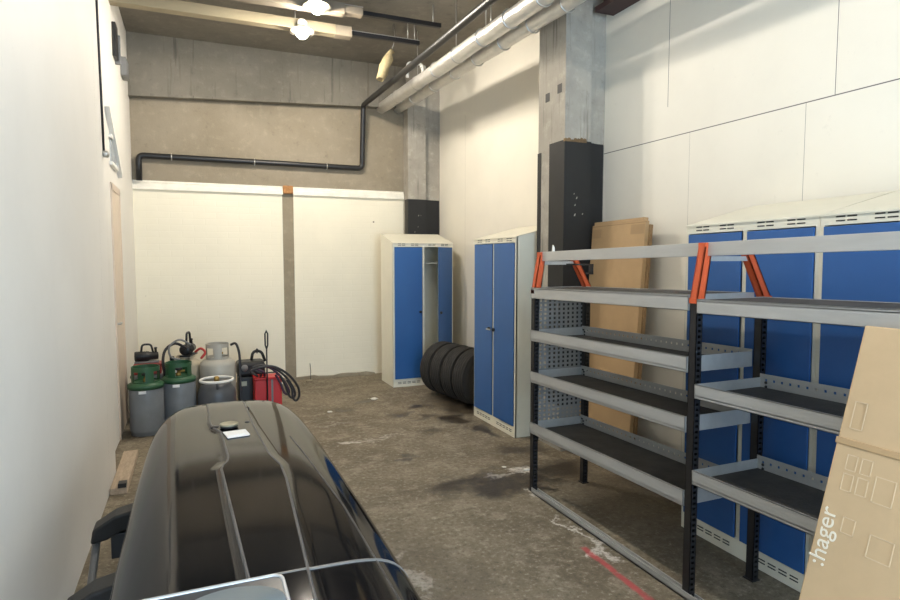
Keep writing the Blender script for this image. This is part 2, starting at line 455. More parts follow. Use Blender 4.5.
# ------------------------------------------------------------------ ceiling services
# black pipe
def round_path(pts, rad, n=6):
    P = [Vector(p) for p in pts]; out = [P[0]]
    for a, c, e in zip(P, P[1:], P[2:]):
        u = (a-c).normalized(); v = (e-c).normalized()
        for i in range(n+1):
            t = i/n
            p0, p1 = c+u*rad, c+v*rad
            out.append((p0*(1-t)**2+c*2*t*(1-t)+p1*t*t))
    out.append(P[-1]); return out
PR = .034
bp = thing('drain_pipe', (2.09, 7.93, 2.79), 'black pipe bent along back wall then running overhead towards the room', 'pipe')
pp = [(-.57, 7.935, 2.50), (-.57, 7.935, 2.795), (2.09, 7.935, 2.795), (2.09, 7.935, 2.80)]
off = Vector((-2.09, -7.93, -2.79))
path = round_path([(-.57, 7.935, 2.48), (-.57, 7.935, 2.795), (2.09, 7.935, 2.795), (2.09, 7.935, 3.0), (2.09, 7.83, 3.0)][:4], .05)
full = round_path([(-.57, 7.935, 2.505), (-.57, 7.935, 2.795), (2.09, 7.935, 2.795), (2.09, 7.83, 3.60), (2.09, 5.4, 3.545), (2.08, 4.0, 3.51), (2.08, 1.0, 3.47), (2.08, YF+.06, 3.46)], .06)
MB().tube([Vector(p)+off for p in full], PR, 14).build('pipe_run', 'black_plastic', bp)
for x in (-.22, .72, 1.62):
    MB().tube([Vector(p)+off for p in arc((x, 7.935, 2.795), .038, -100, 280, 14, 'yz')], .006, 6).box(x-.008+off.x, x+.008+off.x, .0, .065, -.01, .01).build('clip', 'steel', bp)
# foil clad ducts
def duct(x0, pts, r, label, name='foil_duct'):
    o = thing(name, pts[0], label, 'duct')
    of = -Vector(pts[0])
    P = []
    for a, c in zip(pts, pts[1:]):
        n = max(2, int((Vector(c)-Vector(a)).length/.25))
        for i in range(n): P.append(Vector(a).lerp(Vector(c), i/n))
    P.append(Vector(pts[-1]))
    P = [p+of+Vector((random.uniform(-.004, .004), 0, random.uniform(-.004, .004))) for p in P]
    MB().tube(P, [r*random.uniform(.96, 1.04) for _ in P], 20).build('jacket', 'foil', o)
    return o, of
dA, oA = duct(2.4, [(2.38, 7.99, 3.625), (2.40, 6.0, 3.575), (2.40, 4.0, 3.515), (2.40, 1.5, 3.50), (2.40, YF+.05, 3.50)], .072, 'upper foil clad duct of the pair below ceiling, nearer the lamps')
dB, oB = duct(2.6, [(2.62, 7.99, 3.64), (2.62, 6.0, 3.58), (2.60, 4.0, 3.50), (2.60, 1.5, 3.49), (2.60, YF+.05, 3.49)], .064, 'foil clad duct closest to the right wall, crossing the pillar head')
for (o, of, xx, r, zf) in ((dA, oA, 2.40, .078, lambda y: 3.515+(y-4)*.03), (dB, oB, 2.61, .070, lambda y: 3.50+(y-4)*.036)):
    for y in (7.3, 6.6, 6.0, 5.45, 4.9, 4.4, 3.9):
        MB().tube([Vector(p)+of for p in arc((xx, y, zf(y)), r, 0, 360, 20, 'xz')[:-1]], .006, 6, closed=True).build('band', 'steel', o)
for y in (6.6, 5.5, 4.85):
    MB().tube([Vector((2.40, y, zf(y)+.065))+oA, Vector((2.40, y, ZC))+oA], .005, 6).build('hanger_rod', 'steel', dA)
for y in (5.15, 4.2):
    MB().tube([Vector((2.60, y, zf(y)+.055))+oB, Vector((2.60, y, ZC))+oB], .005, 6).build('hanger_rod', 'steel', dB)
# small pale pipe bend sitting on the ducts
tag(MB().tube(round_path([(2.33, 6.75, 3.69), (2.33, 6.75, 3.86), (2.52, 6.75, 3.86), (2.52, 6.75, 3.79), (2.52, 6.75, 3.70)], .05), .018, 10).build('pipe_bend', 'white'), 'small pale pipe bend standing over the foil ducts near the back wall', 'pipe')
# ceiling trunkings
t = thing('cable_trunking', (.4, 6.36, 3.95), 'long pale yellow trunking nearest back wall, crossing under the ceiling from the left wall', 'trunking')
MB().box(-1.05, 1.0, -.055, .055, -.05, .05, .006).build('casing', 'trunk', t)
MB().box(1.0, 1.17, -.06, .06, -.055, .045, .006).build('end_box', 'trunk2', t)
MB().box(1.17, 1.93, -.02, .02, -.02, .02).build('support_rail', 'black_metal', t)
MB().box(1.17, 1.93, -.022, .022, .021, .028).build('rail_cap', 'steel', t)
for x in (-.7, .6, 1.88, 1.80):
    MB().tube([(x, 0, .03), (x, 0, ZC-3.95)], .006, 6).build('hanger_rod', 'steel', t)
t = thing('cable_trunking', (.4, 5.86, 3.97), 'brownish trunking nearer the room of the two crossing under the ceiling', 'trunking')
MB().box(-1.05, .98, -.055, .055, -.05, .05, .006).build('casing', 'trunk2', t)
MB().box(.98, 1.16, -.05, .05, -.035, .035, .005).build('end_box', 'trunk2', t)
MB().box(.80, 1.16, -.052, .052, .036, .042).build('rail_cap', 'steel', t)
MB().box(1.16, 1.98, -.02, .02, -.02, .02).build('support_rail', 'black_metal', t)
for x in (-.7, .5, 1.9):
    MB().tube([(x, 0, .03), (x, 0, ZC-3.97)], .006, 6).build('hanger_rod', 'steel', t)
# lit lamps
def lamp(loc, label, r):
    o = thing('ceiling_lamp', loc, label, 'lamp')
    MB().lathe([(.022, .07), (.045, .07), (.05, .10), (.03, .125)], n=20).build('lamp_holder', 'white', o)
    MB().lathe([(.028, .062), (.05, .055), (.125, .012), (.130, .010), (.130, .006), (.05, .048), (.028, .055)], n=32).build('added_shade', 'trunk2', o)  # cone added to keep bulb light off ceiling and trunking
    MB().lathe([(.004, -r), (r*.5, -r*.87), (r*.87, -r*.5), (r, 0), (r*.85, r*.35), (.028, .054)], n=24).build('bulb', 'bulb', o)
    return o
lamp((1.10, 5.72, 3.90), 'glowing lamp at the brownish trunking, nearer the room', .060)
lamp((1.045, 6.22, 3.835), 'glowing lamp under the pale yellow trunking, nearest the back wall', .060)
def added_tube_light(loc, label):  # unseen tubes added to brighten the near half of the room
    o = thing('added_tube_light', loc, label, 'lamp', 'added tube lights over the near half of the room')
    MB().box(-.05, .05, -.66, .66, .0, .06, .008).build('housing', 'white', o)
    MB().tube([(0, -.6, -.02), (0, .6, -.02)], .018, 12).build('tube', 'tube', o)
    for q in (-.5, .5): MB().tube([(0, q, .055), (0, q, ZC-3.93)], .006, 6).build('hanger_rod', 'steel', o)
    MB().prism([(-.05, .0), (-.10, -.035), (-.098, -.038), (-.045, -.004), (.045, -.004), (.098, -.038), (.10, -.035), (.05, .0)], 'y', -.66, .66).build('reflector', 'white', o)
    return o
for x, y in ((1.05, 2.6), (1.05, .4)):
    added_tube_light((x, y, 3.93), 'added fluorescent tube light out of view under the dark concrete ceiling')
# crumpled foam sleeve hanging from the ceiling
f = thing('foam_sleeve', (2.0, 6.5, 3.72), 'torn yellow foam sleeve hanging below ceiling beside the foil ducts', 'foam')
b = MB()
b.tube([(-.07, 0, -.16), (-.05, .01, -.10), (-.02, 0, -.02), (.02, -.01, .07), (.045, 0, .13), (.07, 0, .16)], [.040, .056, .055, .052, .030, .024], 6)
for v in b.b.verts: v.co += Vector((random.uniform(-.012, .012), random.uniform(-.012, .012), random.uniform(-.012, .012)))
b.build('sleeve', 'foam', f)
MB().tube([(.06, 0, .15), (.10, 0, .30), (.08, 0, ZC-3.72)], .003, 5).build('wire', 'steel', f)

# boxes and cable on the left wall
o = thing('wall_device', (XL, 6.55, 3.62), 'slim black device mounted high on the left wall', 'device')
mod_bevel(MB().box(0, .035, -.09, .09, -.15, .16).build('case', 'black_plastic', o), .008)
mod_bevel(MB().box(.0, .05, .10, .135, -.17, .10).build('bracket', 'grey_plastic', o), .004)
o = thing('junction_box', (XL, 7.25, 3.58), 'grey junction box high on left wall close to the back corner', 'box')
mod_bevel(MB().box(0, .055, -.11, .11, -.10, .09).build('case', 'grey_plastic', o), .008)
MB().box(.055, .060, -.09, .09, -.08, .07).build('lid', 'grey_plastic', o)
o = thing('wall_cable', (XL+.075, 4.86, 2.34), 'thin black cable running down left wall to a small knob', 'cable')
MB().tube([(.008, -.05, ZC-2.34), (.008, -.045, 1.2), (.008, 0.0, .5), (.008, .03, 0)], .008, 6).build('cord', 'black_plastic', o)
MB().lathe([(.012, 0), (.024, .004), (.024, .03), (.014, .04)], axis='x', n=14, c=(0, .03, -.01)).build('knob', 'steel', o)

# ------------------------------------------------------------------ lockers
def locker(loc, rot, W, label, group, open_right=0., knob=None, D=.5):
    """front faces local -y, x from 0 to W"""
    o = thing('locker', loc, label, 'locker', group, rot)
    dz0, dz1, fz, rz = .10, 1.738, 1.788, 1.915
    b = MB(); t = .014
    prof = [(0, 0), (D, 0), (D, rz), (0, fz)]
    b.prism(prof, 'x', 0, t); b.prism(prof, 'x', W-t, W)
    b.box(t, W-t, D-t, D, 0, rz-.005)
    b.box(W/2-.007, W/2+.007, .02, D-t, dz0, dz1)
    b.box(t, W-t, .0, D-t, dz0-.014, dz0)
    b.prism([(0, fz-.004), (D, rz-.004), (D, rz), (-.012, fz-.002), (-.012, fz-.010)], 'x', 0, W)
    b.box(0, W, -.004, .012, dz1, fz-.004)
    b.box(0, W, -.004, .012, 0, dz0-.006)
    b.box(0, .020, -.004, .012, dz0-.006, dz1); b.box(W-.020, W, -.004, .012, dz0-.006, dz1)
    b.box(W/2-.012, W/2+.012, -.004, .012, dz0-.006, dz1)
    b.build('carcass', 'locker', o)
    MB().box(t, W/2-.01, .03, D-t, 1.53, 1.54).box(W/2+.01, W-t, .03, D-t, 1.53, 1.54).build('hat_shelf', 'locker_in', o)
    dw = W/2-.022-.016-.004
    for k, xh in enumerate((.023, W-.023)):
        s = 1 if k == 0 else -1
        b = MB()
        b.box(0, s*dw, -.013, -.0045, dz0, dz1-.006, .002)
        dd = b.build('door', 'blue', o, loc=(xh, .0, 0))
        if k == 1 and open_right:
            dd.rotation_euler = (0, 0, R(open_right))
            dd.location = (xh, -.004, 0)
        kb = MB().lathe([(.016, 0), (.018, -.008), (.012, -.022), (.004, -.025)], axis='y', n=14, c=(s*(dw-.028), -.022, .93)).build('knob', 'black_plastic', dd)
        if k == knob:
            MB().box(s*(dw-.045), s*(dw-.03)+s*.07, -.052, -.046, .922, .934).build('latch', 'steel', dd)
        cx = W*.25 if k == 0 else W*.75
        for g in (-.085, .085):
            c = MB()
            for h in (-.026, .026):
                for z in (-.008, .010):
                    c.box(cx+g+h-.021, cx+g+h+.021, -.0055, .0, dz1+.025+z-.003, dz1+.025+z+.003)
            c.build('vent', 'slot', o)
        c = MB()
        for q in range(5):
            for z in (.042, .058): c.box(cx-.14+q*.062, cx-.14+q*.062+.045, -.0055, .0, z-.003, z+.003)
        c.build('vent', 'slot', o)
    return o
RZ = (0, 0, R(-90))     # front faces -x : local x runs along -y
l3 = locker((2.222, 7.03, 0), (0, 0, 0), .80, 'cream locker against back wall with its right blue door ajar', None, open_right=40)
l2 = locker((2.585, 5.455, 0), RZ, .85, 'cream locker with two closed blue doors between the tyres and the black pillar', None, knob=0)
l1 = locker((2.64, 2.67, 0), (0, R(-.6), R(-91.5)), .825, 'two-door blue locker behind the shelving, farther of the pair beside leaning cardboard', None)
l0 = locker((2.615, 1.842, .008), (0, R(-.6), R(-93)), .825, 'two-door blue locker behind the shelving, closest to the pale carton in front', None)

# ------------------------------------------------------------------ tyres
def wheel(loc, rz, label):
    o = thing('tyre', loc, label, 'tyre', 'row of tyres between the lockers', (0, 0, rz))
    r, hw = .305, .098
    prof = [(.19, -hw*.75), (.215, -hw*.95), (.26, -hw*1.02), (.285, -hw*.88), (.298, -hw*.78)]
    for k in range(5):
        y = -hw*.72+k*hw*.36
        prof += [(r, y-hw*.12), (r, y+hw*.12)] if k == 0 else [(r-.009, y-hw*.165), (r-.009, y-hw*.13), (r, y-hw*.12), (r, y+hw*.12)]
    prof += [(.298, hw*.78), (.285, hw*.88), (.26, hw*1.02), (.215, hw*.95), (.19, hw*.75), (.185, 0)]
    b = MB(); b.lathe(prof, (0, 0, r), 'y', 48)
    b.build('tread', 'rubber', o)
    b = MB(); b.lathe([(.186, -hw*.72), (.178, -hw*.70), (.165, -hw*.35), (.155, -.02), (.06, -.035), (.03, -.05), (.005, -.05)], (0, 0, r), 'y', 32)
    b.build('rim', 'rim', o)
    b = MB()
    for k in range(5):
        a = 2*math.pi*k/5
        b.tube([(.04*math.cos(a), -.05, r+.04*math.sin(a)), (.165*math.cos(a), -.055, r+.165*math.sin(a))], .014, 6)
    b.build('spoke', 'rim', o)
    return o
tl = ['tyre standing in the row, the one touching the open locker end', 'second tyre in the standing row, counted from the open locker', 'third tyre in the standing row, counted from the open locker', 'nearest tyre of the standing row, partly hidden by the closed blue locker']
for i in range(4):
    wheel((2.70+.035*i, 6.50-.225*i, 0), R(12+2*i), tl[i])

# ------------------------------------------------------------------ shelving rack
rk = thing('shelving_rack', (2.088, 3.51, 0), 'grey van-style shelving rack on black perforated posts with orange brackets', 'shelving')
SL = .0218      # the shelves rise slightly towards the near end
XF, XB = 0., .45
Ys = [0., -1.412, -2.75]         # post lines, local y
def post(x, y, sx, name='post'):
    """channel: plain web facing the aisle plus a perforated flange facing the camera"""
    b = MB(); w, d, t, H = .036, .042, .003, 1.375-y*SL
    z0_ = 0
    x0 = x if sx > 0 else x-w
    b.box(x0, x0+t, y-d, y, z0_, H); b.box(x0+w-t, x0+w, y-d, y, z0_, H); b.box(x0, x0+w, y-t, y, z0_, H)
    # perforated front flange
    b.box(x0, x0+.010, y-d, y-d+t, z0_, H); b.box(x0+w-.010, x0+w, y-d, y-d+t, z0_, H)
    z = z0_
    while z < H-.02:
        b.box(x0+.010, x0+w-.010, y-d, y-d+t, z, z+.013); z += .026
    return b.build(name, 'black_metal', rk)
for y in Ys:
    post(XF, y, 1); post(XB, y, -1)
for y in Ys:
    for xa, xb in ((XF-.005, XF+.045), (XB-.045, XB+.005)):
        MB().box(xa, xb, y-.05, y+.008, 0, .006).build('foot_plate', 'black_metal', rk)
def shelf(y0, y1, z, lip=.075, back=.085, top=False):
    """tray: front lip, end lips, perforated back lip; y0 far end, y1 near end"""
    b = MB(); t = .003; x0, x1 = XF-.006, XB-.036
    if top: back = lip
    zl = z+lip-.012 if top else z+.012
    b.box(x0, x0+t, y1, y0, z, z+lip); b.box(x0, x0+.014, y1, y0, z, z+t); b.box(x0, x0+.010, y1, y0, z+lip-.003, z+lip)
    for yy in (y0-t, y1): b.box(x0, x1, yy, yy+t, z, z+lip)
    b.box(x0, x1, y1, y0, zl, zl+.004)
    s = b.build('shelf', 'alu', rk)
    s.rotation_euler = (-SL, 0, 0); s.location = (0, -z*SL, 0)
    c = MB(); h0, h1 = z+back-.034, z+back-.022
    c.box(x1-t, x1, y1, y0, z, h0); c.box(x1-t, x1, y1, y0, h1, z+back)
    yy = y1
    while yy < y0-.02:
        c.box(x1-t, x1, yy, min(y0, yy+.030), h0, h1); yy += .042
    c.build('back_lip', 'galv', s)
    MB().box(x0+.005, x1-.005, y1+.006, y0-.006, zl+.004, zl+.009).build('liner', 'mat', s)
    for yy in (y0-.035, y1+.03):
        for zz in (.025, .045):
            MB().lathe([(.007, 0), (.007, -.005), (.003, -.007)], (x1-.002, yy, z+zz), 'x', 10).build('bolt', 'black_metal', s)
    return s
for z in (1.328, 1.040, .757, .405): shelf(-.002, Ys[1]+.004, z, top=z > 1.3)
for z in (1.318, .928, .527): shelf(Ys[1]-.046, Ys[2]+.004, z, lip=.066, top=z > 1.3)
# top rail and floor rail
MB().box(.055, .075, Ys[2]-.05, .02, 1.578, 1.640, .003).build('top_rail', 'alu', rk, loc=(0, -1.6*SL, 0), rot=(-SL, 0, 0))
MB().box(-.012, .042, Ys[2], -.042, .0, .010).box(-.012, -.006, Ys[2], -.042, 0, .036).box(.034, .042, Ys[2], -.042, 0, .022).build('floor_rail', 'galv', rk)
# orange brackets: one leaning leg per post, tops towards each other
def bracket(xb, xt, y, nm='rail_bracket'):
    b = MB(); w = .050
    z0, z1 = 1.375, 1.636
    n = 8
    t = .006
    s = 1 if xt > xb else -1
    for (ya, yb) in ((y-.042, y-.034), (y-.010, y-.002)):
        b.prism([(xb, z0), (xb+w, z0), (xt+w*.9, z1), (xt, z1)], 'y', ya, yb)
    b.prism([(xb, z0), (xb+.007, z0), (xt+.007, z1), (xt, z1)], 'y', y-.042, y-.002)
    b.prism([(xb+w-.007, z0), (xb+w, z0), (xt+w*.9, z1), (xt+w*.9-.007, z1)], 'y', y-.042, y-.002)
    b.prism([(xb+w*.4, z0), (xb+w*.6, z0), (xt+w*.54, z1), (xt+w*.36, z1)], 'y', y-.038, y-.006)
    # foot and head plates
    b.box(xb-.002, xb+w+.002, y-.044, y, z0-.012, z0+.012)
    b.box(xt-.002, xt+w*.9+.002, y-.044, y, z1-.02, z1+.003)
    return b.build(nm, 'orange', rk, loc=(0, 0, -y*SL))
for y in Ys:
    bracket(XF-.004, XF+.042, y); bracket(XB-.028, XB-.175, y)
    MB().box(XF+.045, XB-.10, y-.030, y-.014, 1.555, 1.578).build('cross_tie', 'alu', rk, loc=(0, 0, -y*SL))
# perforated end panel
b = MB(); y = .002; t = .002
x0, x1, z0, z1 = XF+.02, XB-.02, .47, 1.325
nx, nz = 11, 28
dx, dz = (x1-x0)/nx, (z1-z0)/nz
hw = .0085
for i in range(nx): 
    xx = x0+i*dx
    b.box(xx, xx+dx/2-hw, y, y+t, z0, z1); b.box(xx+dx/2+hw, xx+dx, y, y+t, z0, z1)
    for k in range(nz+1):
        za = z0+(k-.5)*dz+hw; zb = z0+(k+.5)*dz-hw
        b.box(xx+dx/2-hw, xx+dx/2+hw, y, y+t, max(z0, za), min(z1, zb))
b.build('perforated_panel', 'panel', rk)
# black hook below the top rail
MB().box(.255, .275, -.09, -.02, 1.550, 1.562).box(.26, .272, -.30, -.02, 1.552, 1.562).box(.258, .274, -.31, -.28, 1.502, 1.562).box(.258, .274, -.31, -.25, 1.495, 1.507).build('hook', 'black_plastic', rk)
MB().prism([(.057, 1.638), (.072, 1.638), (.069, 1.668), (.061, 1.685)], 'y', -.17, -.155).build('tie_end', 'white', rk)
rk['label'] = 'grey two-bay shelving rack on black perforated posts with orange rail brackets'

# ------------------------------------------------------------------ cardboard behind the rack
cb = thing('cardboard_sheet', (2.865, 3.765, 0), 'tall flattened brown carton leaning on the wall behind the shelving', 'cardboard', rot=(R(-1.0), R(4.8), 0))
MB().box(0, .035, -.315, .315, .0, 1.875, .004).build('board', 'cardboard', cb)
MB().box(.035, .065, -.325, .29, .01, 1.85, .004).build('rear_layer', 'card_edge', cb)
MB().box(-.001, .0362, -.30, .29, 1.875, 1.90).build('top_flap', 'cardboard', cb)
b = MB(); b.box(-.0012, 0, -.31, -.16, 1.78, 1.85); b.build('tape_patch', 'tape', cb)
MB().box(-.0012, 0, .19, .305, 1.77, 1.84).build('tape_patch', 'tape', cb)
MB().box(-.0012, 0, -.33, .315, 1.862, 1.866).build('crease', 'card_edge', cb)

# ------------------------------------------------------------------ printed carton in the foreground, leaning on the rack front
# local frame: x across (towards camera), z up the board, y thickness
ct = thing('carton', (1.705, 1.365, 0), 'large pale carton with white lettering leaning against the front of the shelving', 'carton')
lean = math.atan(.3)
ct.matrix_world = Matrix.Translation((1.602, 1.271, .002)) @ Matrix.Rotation(lean, 4, 'Y') @ Matrix.Rotation(R(-90), 4, 'Z')
Wc, Hc = .95, 1.44
mod_bevel(MB().box(0, Wc, 0, .055, 0, 1.052).build('lower_panel', 'cardboard_light', ct), .006)
mod_bevel(MB().box(0, Wc, .002, .055, 1.058, Hc).build('upper_panel', 'cardboard_light', ct), .006)
mod_bevel(MB().box(-.002, Wc+.002, -.005, .05, 1.044, 1.066).build('fold', 'cardboard', ct), .004)
# lettering, reading upwards
cu = bpy.data.curves.new('lettering', 'FONT'); cu.body = ':hager'; cu.size = .076; cu.extrude = .0006
cu.align_x = 'LEFT'
to = bpy.data.objects.new('lettering_curve', cu); COL.objects.link(to)
dg = bpy.context.evaluated_depsgraph_get()
me = bpy.data.meshes.new_from_object(to.evaluated_get(dg)); bpy.data.objects.remove(to)
lt = bpy.data.objects.new('lettering', me); COL.objects.link(lt); me.materials.clear(); me.materials.append(M['print'])
lt.parent = ct
# text x -> local z (up), text y -> local -x (towards the far edge), normal -> -y
lt.matrix_local = Matrix(((0, -1, 0, .052), (0, 0, -1, -.0012), (1, 0, 0, .655), (0, 0, 0, 1)))
def sq(x0, z0, w, h, t=.004):
    b.box(x0, x0+w, -.0012, .0, z0, z0+t); b.box(x0, x0+w, -.0012, .0, z0+h-t, z0+h)
    b.box(x0, x0+t, -.0012, .0, z0, z0+h); b.box(x0+w-t, x0+w, -.0012, .0, z0, z0+h)
for q in ((.045, .905, .034, .055), (.045, .97, .034, .05), (.09, .905, .034, .055), (.09, .97, .034, .05), (.075, .78, .04, .05), (.14, .90, .06, .08), (.16, .74, .07, .07), (.03, 1.10, .04, .09), (.30, .84, .08, .12)):
    b = MB(); sq(*q, .003); b.build('printed_icon', 'print_faint', ct)

# ------------------------------------------------------------------ roof box
rb = thing('roof_box', (.15, 2.4, 0), 'long glossy black roof cargo box on a dark support frame by the left wall', 'roof box')
CX, Y0, YN, YR = .145, 2.0, 3.71, .95
def half(y):
    if y >= Y0: t = (y-Y0)/(YN-Y0); n = 5.0; w = .385
    else: t = (Y0-y)/(Y0-YR+.02); n = 5; w = .385-.012*t
    t = min(1, max(0, t))
    return w*max(0., 1-t**n)**(1/n)
def gl(y):   # left groove x
    P = [(.9, .103), (1.5, .098), (2.36, .068), (2.42, .066), (2.49, .096), (2.56, .097), (2.93, .083), (3.0, .055), (3.1, .042), (3.9, .03)]
    for (a, u), (c, v) in zip(P, P[1:]):
        if y <= c: return u+(v-u)*max(0, (y-a))/(c-a)
    return P[-1][1]
def gr(y):
    P = [(.9, .225), (1.4, .236), (2.2, .281), (2.36, .282), (2.50, .256), (2.75, .243), (3.0, .232), (3.9, .225)]
    for (a, u), (c, v) in zip(P, P[1:]):
        if y <= c: return u+(v-u)*max(0, (y-a))/(c-a)
    return P[-1][1]
ZR = .69
def surf(x, y, chan=True):
    h = half(y)
    if h < 1e-4: return ZR
    u = min(1, abs(x-CX)/h)
    k = max(0, y-2.6)/(YN-2.6)
    zt = .796-.014*k**4-.034*k**12
    z = ZR+(max(zt, ZR+.012)-ZR)*(1-u**7)**.58
    return z-.008*min(1, (abs(x-CX)/.39))**2
def skey(y):
    return y
ys = [YR+.004, YR+.02, YR+.05, YR+.1]+[YR+.15+i*.05 for i in range(int((3.45-YR-.15)/.05))]+[3.45, 3.50, 3.55, 3.59, 3.62, 3.64, 3.66, 3.675, 3.68, 3.685, 3.69, 3.695, 3.70, 3.704, 3.708]
ys = sorted(set([round(y, 4) for y in ys]+[2.36, 2.42, 2.49, 2.56, 2.93, 3.0]))
rows = []
for y in ys:
    h = half(y)
    a = max(CX-h*.97, min(CX+h*.97, gl(y))); c = max(CX-h*.9, min(CX+h*.97, gr(y)))
    L = CX-h; Rr = CX+h; e = .007
    def cosp(u): return math.sin(u*math.pi/2)
    xs = [L+(a-e-L)*(1-math.cos(i/14*math.pi/2)) if False else L+(a-e-L)*(i/14)**1.7 for i in range(14)]
    xs += [a-e, a-e*.3, a+e*.3, a+e]+[a+e+(c-a-2*e)*i/6 for i in range(1, 6)]+[c-e, c-e*.3, c+e*.3, c+e]
    xs += [Rr-(Rr-c-e)*(1-i/14)**1.7 for i in range(1, 15)]
    row = []
    for j, x in enumerate(xs):
        z = surf(x, y)
        if a-e*.5 < x < c+e*.5 and h > .15: z += .004
        row.append((x, y, z))
    rows.append(row)
b = MB()
V = b.grid_faces([[(p[0]-CX, p[1]-2.4, p[2]) for p in r] for r in rows], smooth=True)
# skirt all round
loop = [r[0] for r in V]+V[-1][1:-1]+[r[-1] for r in V[::-1]]+V[0][1:-1][::-1]
def skirt(loop, zs):
    prev = loop
    for (z, g) in zs:
        nx = []
        for v in loop:
            q = Vector((v.co.x, v.co.y, 0)); c0 = Vector((0, 0, 0))
            # grow or shrink sideways and along the length
            nx.append(b.b.verts.new((v.co.x*(1+g/.39), v.co.y*(1+g/1.5), z)))
        n = len(loop)
        for i in range(n):
            f = b.b.faces.new((prev[i], prev[(i+1) % n], nx[(i+1) % n], nx[i])); f.smooth = True
        prev = nx
    return prev
skirt(loop, [(ZR-.012, .004), (ZR-.05, .006), (ZR-.085, .004)])
bmesh.ops.recalc_face_normals(b.b, faces=b.b.faces[:])
lid = b.build('lid', 'gloss_black', rb)
if sum(p.normal.z for p in lid.data.polygons) < 0: lid.data.flip_normals()
# base tray
b = MB()
def ring(sc, z): 
    out = []
    for r in rows: out.append(((r[0][0]-CX)*(1+sc/.39), (r[0][1]-2.4)*(1+sc/1.5), z))
    for r in rows[::-1]: out.append(((r[-1][0]-CX)*(1+sc/.39), (r[-1][1]-2.4)*(1+sc/1.5), z))
    return out
rs = [ring(.002, .602), ring(.012, .598), ring(.012, .57), ring(0, .56), ring(-.02, .47), ring(-.06, .452)]
Vr = b.grid_faces(rs, smooth=True, wrap=True)
b.b.faces.new(Vr[-1]); b.b.faces.new(Vr[0][::-1])
bmesh.ops.recalc_face_normals(b.b, faces=b.b.faces[:])
b.build('base_tray', 'satin_black', rb)
# strips: light caught on two grooves, painted grey; side crease; cross seam
def strip(path, w, name, m, lift=.0028):
    b = MB(); A = []
    for i, (x, y) in enumerate(path):
        x1, y1 = path[min(i+1, len(path)-1)]; x0, y0 = path[max(i-1, 0)]
        d = Vector((x1-x0, y1-y0, 0)).normalized(); nrm = Vector((-d.y, d.x, 0))
        row = []
        for k, up in ((-1, -.004), (-.8, lift), (0, lift+.0015), (.8, lift), (1, -.004)):
            q = Vector((x, y, 0))+nrm*w*k
            a, c = gl(q.y), gr(q.y)
            add = .004 if a-.004 < q.x < c+.004 and half(q.y) > .15 else 0
            row.append((q.x-CX, q.y-2.4, surf(q.x, q.y)+up+add*.5))
        A.append(row)
    b.grid_faces(A, smooth=True)
    bmesh.ops.recalc_face_normals(b.b, faces=b.b.faces[:])
    o = b.build(name, m, rb)
    if sum(p.normal.z for p in o.data.polygons) < 0: o.data.flip_normals()
    return o
yy = [1.0+i*.04 for i in range(int((3.60-1.0)/.04))]
strip([(gl(y), y) for y in yy], .0055, 'groove_highlight', 'groove')
strip([(gr(y), y) for y in yy], .0055, 'groove_highlight', 'groove')
strip([(.425-.045*max(0, (y-1.9))/.8-.02*max(0, y-2.5), y) for y in [1.0+i*.05 for i in range(36)]], .004, 'side_crease', 'satin_black', .001)
strip([(CX-.37+.74*i/40, 1.525) for i in range(41)], .0065, 'cross_seam', 'grey_strap')
# badge plate behind the seam, with a silver rim
zP = surf(.0, 1.4)+.006
def rrect(x0, x1, y0, y1, r, n=5):
    P = []
    for cx, cy, a0 in ((x1-r, y1-r, 0), (x0+r, y1-r, 90), (x0+r, y0+r, 180), (x1-r, y0+r, 270)):
        for i in range(n+1):
            a = R(a0+90*i/n); P.append((cx+r*math.cos(a), cy+r*math.sin(a)))
    return P
px0, px1, py0, py1 = -.19, .178, 1.26, 1.515
pl = MB().prism([(x-CX, y-2.4) for x, y in rrect(px0, px1, py0, py1, .025)], 'z', zP-.012, zP+.004).build('badge_plate', 'plate', rb)
MB().tube([(x-CX, y-2.4, zP+.004) for x, y in rrect(px0+.003, px1-.003, py0+.003, py1-.003, .025)], .005, 8, closed=True).build('plate_rim', 'silver', pl)
b = MB(); b.lathe([(.001, 0), (.5, 0), (.5, .0015), (.001, .002)], n=40)
b.xf(Matrix.Translation((.05-CX, 1.40-2.4, zP+.004)) @ Matrix.Diagonal((.24, .18, 1, 1)))
b.build('plate_emblem', 'plate_oval', pl)
# nose details: seam slots and latches
b = MB()
def nose_slot(x0, x1, name):
    b = MB(); n = 14; rowA, rowB = [], []
    A = []
    for i in range(n+1):
        x = x0+(x1-x0)*i/n
        # outline y at this x
        u = min(.999, abs(x-CX)/.385); y = Y0+(YN-Y0)*(1-u**5)**(1/5)
        y -= .035
        A.append([(x-CX, y-.010-2.4, surf(x, y-.010)+.0005), (x-CX, y-2.4, surf(x, y)+.004), (x-CX, y+.012-2.4, surf(x, y+.012)+.003)])
    b.grid_faces(A, smooth=True); bmesh.ops.recalc_face_normals(b.b, faces=b.b.faces[:])
    o = b.build(name, 'slot', rb)
    if sum(p.normal.z for p in o.data.polygons) < 0: o.data.flip_normals()
nose_slot(-.17, .03, 'lid_slot'); nose_slot(.25, .40, 'lid_slot')
for (x, y, w) in ((.062, 3.02, .022), (.21, 3.05, .014), (.235, 3.35, .010)):
    z = surf(x, y)
    b = MB(); b.lathe([(.001, .008), (w*.8, .007), (w, .003), (w, -.012)], n=14)
    b.xf(Matrix.Translation((x-CX, y-2.4, z)) @ Matrix.Rotation(R(-6), 4, 'X'))
    b.build('latch', 'satin_black', rb)
